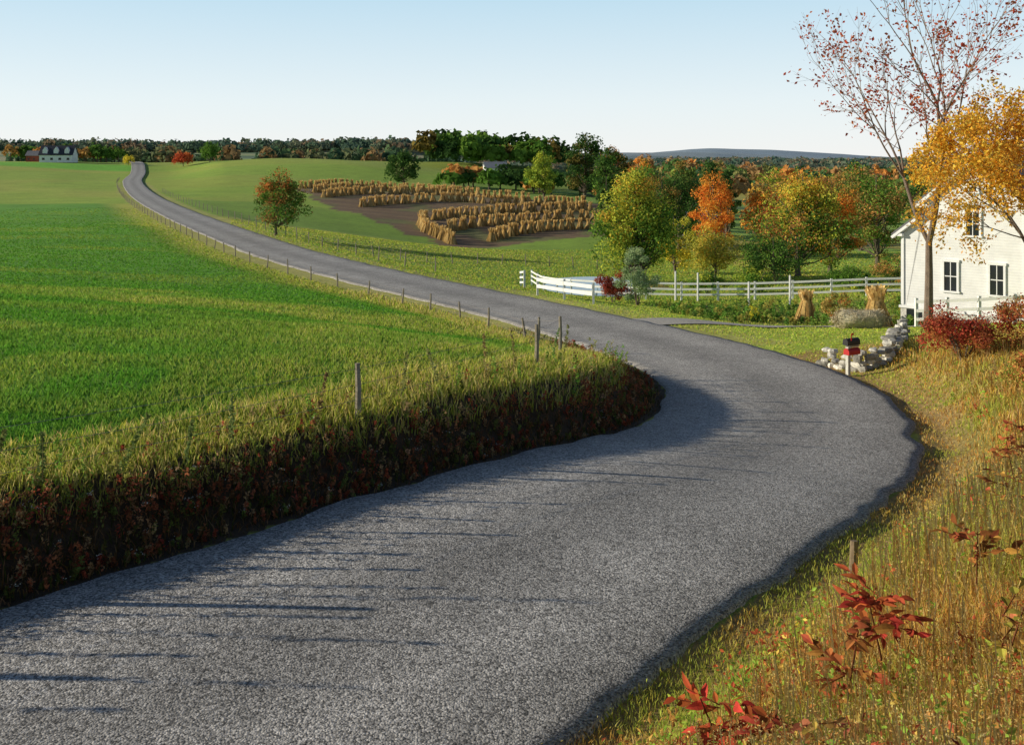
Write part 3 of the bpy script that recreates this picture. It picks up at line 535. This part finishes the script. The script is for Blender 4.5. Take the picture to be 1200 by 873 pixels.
# ---------------------------------------------------------------- stone wall, bale, mailbox
def rock(g,c,s,rg,col):
    V=[];
    for i in range(5):
        ph=math.pi*i/4
        for j in range(8):
            th=6.283*j/8;d=np.array([math.sin(ph)*math.cos(th),math.sin(ph)*math.sin(th),math.cos(ph)]);d=np.sign(d)*np.abs(d)**.6
            V.append(d*(1+rg.uniform(-.2,.2) if 0<i<4 else .9))
    V=np.array(V)*np.array(s)/2;a=rg.uniform(0,3.14);V=np.stack([V[:,0]*math.cos(a)-V[:,1]*math.sin(a),V[:,0]*math.sin(a)+V[:,1]*math.cos(a),V[:,2]],1)+c
    g.add(V,[[i*8+j,(i+1)*8+j,(i+1)*8+(j+1)%8,i*8+(j+1)%8] for i in range(4) for j in range(8)],col)
g=Acc();rg=np.random.default_rng(9);W_=np.array([(9.95,31.2),(10.6,29.8),(11.6,30.4),(12.9,32.8),(14.2,35.5)])
for layer in range(4):
    for i in range(len(W_)-1):
        L_=np.linalg.norm(W_[i+1]-W_[i]);k=int(L_/.26)
        for j in range(k):
            if rg.random()<.15*layer: continue
            p=W_[i]+(W_[i+1]-W_[i])*(j+rg.random()*.6)/k+rg.normal(size=2)*.06;z=h1(*p)
            rock(g,np.array([p[0],p[1],z+.07+layer*.15+rg.normal()*.02]),(rg.uniform(.2,.46),rg.uniform(.2,.34),rg.uniform(.12,.22)),rg,np.array([.6,.57,.5])*rg.uniform(.4,1.3))
g.build('stone_wall',M_stone)
g=Acc();bx,by=15.0,42.2;bz=h1(bx,by);k=24;ths=np.arange(k)/k*6.283;xs=[-1.02,-.93,-.75,-.4,0,.4,.75,.93,1.02];rs=[.12,.3,.44,.49,.48,.5,.43,.3,.1];ne=len(xs)-1
rb=np.random.default_rng(3);V=np.array([[bx+a+rb.normal()*.02,by+r_*math.cos(t)*(1+.06*math.sin(5*t+3*a)),bz+.38+(r_*.85*math.sin(t))*(1+.08*math.sin(3*t+4*a))+rb.normal()*.012] for a,r_ in zip(xs,rs) for t in ths])
F=[[i*k+j,i*k+(j+1)%k,(i+1)*k+(j+1)%k,(i+1)*k+j] for i in range(ne) for j in range(k)];g.add(V,F,(.56,.5,.35))
P=V[R.integers(0,len(V),3500)]+R.normal(size=(3500,3))*[.14,.04,.04];quads(g,P,R.normal(size=(3500,3)),.16,np.array([.66,.56,.38])*R.uniform(.5,1.3,(3500,1)),0,.12)
g.build('hay_bale',M_straw,True)
def empty(name,loc,rz=0):
    e=bpy.data.objects.new(name,None);sc.collection.objects.link(e);e.location=loc;e.rotation_euler[2]=rz;return e
mx,my=10.0,29.2;e=empty('mailbox',(mx,my,h1(mx,my)),.5)
g=Acc();box(g,(0,0,.4),(.1,.1,1.1),(.6,.58,.52));beam(g,(-.05,0,.86),(.4,0,.86),.09,.06,(.4,.35,.3));g.build('post',M_wood,parent=e)
def mbox(name,x0,x1,yc,zc,w,h,col):
    g=Acc();a=np.linspace(0,math.pi,9);pr=[(-w/2,0),(w/2,0)]+[(w/2*math.cos(t),h*.5+w/2*math.sin(t)) for t in a];nP=len(pr)
    V=[[x0,yc+p,zc+q] for p,q in pr]+[[x1,yc+p,zc+q] for p,q in pr];g.add(V,[[i,(i+1)%nP,nP+(i+1)%nP,nP+i] for i in range(nP)],col);n0=g.n-2*nP
    g.T.append(np.array([[n0,n0+i+1,n0+i] for i in range(1,nP-1)]+[[n0+nP,n0+nP+i,n0+nP+i+1] for i in range(1,nP-1)]));g.mT.append(np.full(2*(nP-2),0))
    return g.build(name,M_plain,parent=e)
mbox('letter_box',-.12,.4,0,.9,.2,.2,(.03,.03,.03));mbox('newspaper_box',-.1,.38,-.02,.62,.22,.16,(.5,.03,.03))
g=Acc();box(g,(.0,-.125,1.15),(.03,.01,.2),(.55,.03,.02));box(g,(.05,-.125,1.24),(.1,.01,.06),(.55,.03,.02));g.build('flag',M_plain,parent=e)
# ---------------------------------------------------------------- white house
WH=(.76,.765,.77);RFc=(.13,.13,.14)
hx,hy=19.7,49.6;e=empty('white_house',(hx,hy,h1(hx,hy)-.25),-math.atan2(.72,.69))
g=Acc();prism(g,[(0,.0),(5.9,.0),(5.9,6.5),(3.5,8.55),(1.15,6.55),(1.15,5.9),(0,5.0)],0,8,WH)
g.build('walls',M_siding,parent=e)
g=Acc();prism(g,[(-.04,-.9),(5.94,-.9),(5.94,1.15),(-.04,1.15)],-.04,8.04,(.55,.54,.5));g.build('foundation',M_stone,parent=e)
def slab(g,x0,z0,x1,z1,y0,y1,t,C):
    d=np.array([x1-x0,z1-z0]);nn=np.array([-d[1],d[0]]);nn=nn/np.linalg.norm(nn)*t
    if nn[1]<0: nn=-nn
    prism(g,[(x0,z0),(x1,z1),(x1+nn[0],z1+nn[1]),(x0+nn[0],z0+nn[1])],y0,y1,C)
g=Acc();slab(g,.8,6.27,3.5,8.57,-.35,8.35,.13,RFc);slab(g,6.25,6.21,3.5,8.56,-.352,8.352,.13,RFc);slab(g,-.35,4.74,1.14,5.92,-.3,8.3,.12,RFc);g.build('roof',M_plain,parent=e)
g=Acc();slab(g,.8,6.12,3.5,8.42,-.38,-.1,.14,WH);slab(g,6.25,6.06,3.5,8.41,-.383,-.1,.14,WH);slab(g,-.35,4.6,1.13,5.77,-.33,-.1,.13,WH)
box(g,(1.12,-.18,6.3),(.75,.3,.16),WH);box(g,(5.9,-.18,6.2),(.7,.3,.16),WH);box(g,(-.1,-.17,4.8),(.5,.26,.13),WH)
box(g,(.06,-.03,3.1),(.14,.08,3.6),WH);box(g,(5.84,-.03,3.8),(.14,.08,5.),WH);box(g,(2.95,-.06,1.2),(6.1,.12,.12),WH);g.build('trim',M_white,parent=e)
gf=Acc();gg=Acc()
def window(xc,zc,w,h,arch=False):
    box(gg,(xc,-.02,zc),(w,.05,h),(.02,.02,.02))
    for dx in(-w/2-.05,w/2+.05): box(gf,(xc+dx,-.045,zc),(.1,.09,h+.02),WH)
    box(gf,(xc,-.05,zc+h/2+.06),(w+.26,.11,.12),WH);box(gf,(xc,-.06,zc-h/2-.05),(w+.3,.14,.09),WH)
    box(gf,(xc,-.052,zc),(w-.004,.02,.045),WH);box(gf,(xc,-.055,zc),(.035,.02,h-.004),WH)
    if arch:
        a=np.linspace(0,math.pi,9);prism(gg,[(xc+(w/2)*math.cos(t),zc+h/2+.12+w/2*math.sin(t)*.8) for t in a],-.045,0.01,(.02,.02,.02))
window(2.45,2.9,.6,1.4);window(4.6,2.9,.6,1.4);window(3.5,5.5,.6,1.1,True);window(3.5,7.3,.35,.5)
box(gg,(.65,-.06,.35),(.75,.05,1.5),(.03,.03,.03));box(gg,(2.6,-.06,.55),(.7,.05,.6),(.02,.02,.02))
gf.build('window_frames',M_white,parent=e);gg.build('windows',M_glass,parent=e)
def building(name,x,y,w,d,h,rh,wc,rc,rz,dorm=0,win=3):
    e=empty(name,(x,y,h1(x,y)-.1),rz)
    a=Acc();prism(a,[(0,0),(d,0),(d,h),(d/2,h+rh),(0,h)],0,w,wc);a.V=[np.stack([v[:,1]-w/2,v[:,0]-d/2,v[:,2]],1) for v in a.V];a.build('walls',M_siding,parent=e)
    a=Acc();slab(a,-.4,h-.4*rh/(d/2),d/2,h+rh+.02,-.4,w+.4,.18,rc);slab(a,d+.4,h-.4*rh/(d/2),d/2,h+rh+.01,-.402,w+.402,.18,rc);a.V=[np.stack([v[:,1]-w/2,v[:,0]-d/2,v[:,2]],1) for v in a.V];a.build('roof',M_plain,parent=e)
    a=Acc()
    for i in range(win):
        xx=(i+.5)/win*w-w/2;box(a,(xx,-d/2-.03,h*.45),(w*.08,.1,h*.28),(.03,.03,.03))
    a.build('windows',M_glass,parent=e)
    if dorm:
        a=Acc()
        for i in range(dorm):
            xx=(i+.5)/dorm*w-w/2;prism(a,[(xx-1,h),(xx+1,h),(xx+1,h+rh*.5),(xx,h+rh*.85),(xx-1,h+rh*.5)],-d/2+.3,0,WH)
        a.build('dormers',M_siding,parent=e)
building('farmhouse',-206,446,14,9,3.6,4.0,WH,(.05,.05,.06),.15,3,4)
building('red_barn',-219,452,7,6,3,2,(.25,.06,.04),(.2,.19,.2),.1)
building('farmhouse',-7.6,432,9.5,7,3.6,2.4,WH,(.25,.25,.27),.2,0,4)
building('barn',32.5,172,8,6,3.4,2.2,(.6,.6,.6),(.3,.45,.7),.3)
building('farmhouse',-66,700,14,9,6,3,WH,(.2,.12,.1),-.2)
# ---------------------------------------------------------------- light, sky, camera
EL=math.radians(18);az=(-1,.02)
w=bpy.data.worlds.new('World');sc.world=w;w.use_nodes=True;nt=w.node_tree;bg=nt.nodes['Background']
sk=nt.nodes.new('ShaderNodeTexSky');sk.sky_type='NISHITA';sk.sun_disc=False;sk.sun_elevation=EL;sk.sun_rotation=math.atan2(az[0],az[1]);sk.air_density=1.;sk.dust_density=.3;sk.ozone_density=1.5
tc=nt.nodes.new('ShaderNodeTexCoord');sp=nt.nodes.new('ShaderNodeSeparateXYZ');nt.links.new(tc.outputs['Generated'],sp.inputs[0])
cr=nt.nodes.new('ShaderNodeValToRGB');nt.links.new(sp.outputs['Z'],cr.inputs[0]);el=cr.color_ramp.elements
el[0].position=0;el[0].color=(.95,.96,.96,1);el[1].position=1;el[1].color=(.035,.065,.13,1)
for p,c in((.06,(.85,.94,.98,1)),(.165,(.57,.79,.93,1)),(.26,(.2,.34,.52,1)),(.45,(.06,.11,.21,1))): q=el.new(p);q.color=c
sv=nt.nodes.new('ShaderNodeVectorMath');sv.operation='SCALE';sv.inputs['Scale'].default_value=1/.11;nt.links.new(cr.outputs[0],sv.inputs[0])
mx_=nt.nodes.new('ShaderNodeMix');mx_.data_type='RGBA';mx_.inputs[0].default_value=.88;nt.links.new(sk.outputs[0],mx_.inputs[6]);nt.links.new(sv.outputs[0],mx_.inputs[7])
nt.links.new(mx_.outputs[2],bg.inputs[0]);bg.inputs[1].default_value=.11
sd=bpy.data.lights.new('sun','SUN');sd.energy=5;sd.angle=math.radians(.5);sd.color=(1,.91,.72);so=bpy.data.objects.new('sun',sd);sc.collection.objects.link(so)
from mathutils import Vector
v=Vector((az[0]*math.cos(EL),az[1]*math.cos(EL),math.sin(EL)));so.rotation_euler=v.to_track_quat('Z','Y').to_euler()
cd=bpy.data.cameras.new('camera');cam=bpy.data.objects.new('camera',cd);sc.collection.objects.link(cam);sc.camera=cam
cam.location=(0,0,CAMZ);cam.rotation_euler=(math.radians(90),0,0);cd.sensor_width=36;cd.lens=34.5;cd.shift_y=-.2054;cd.clip_start=.1;cd.clip_end=40000
sc.view_settings.view_transform='Standard';sc.view_settings.look='None';sc.view_settings.exposure=0
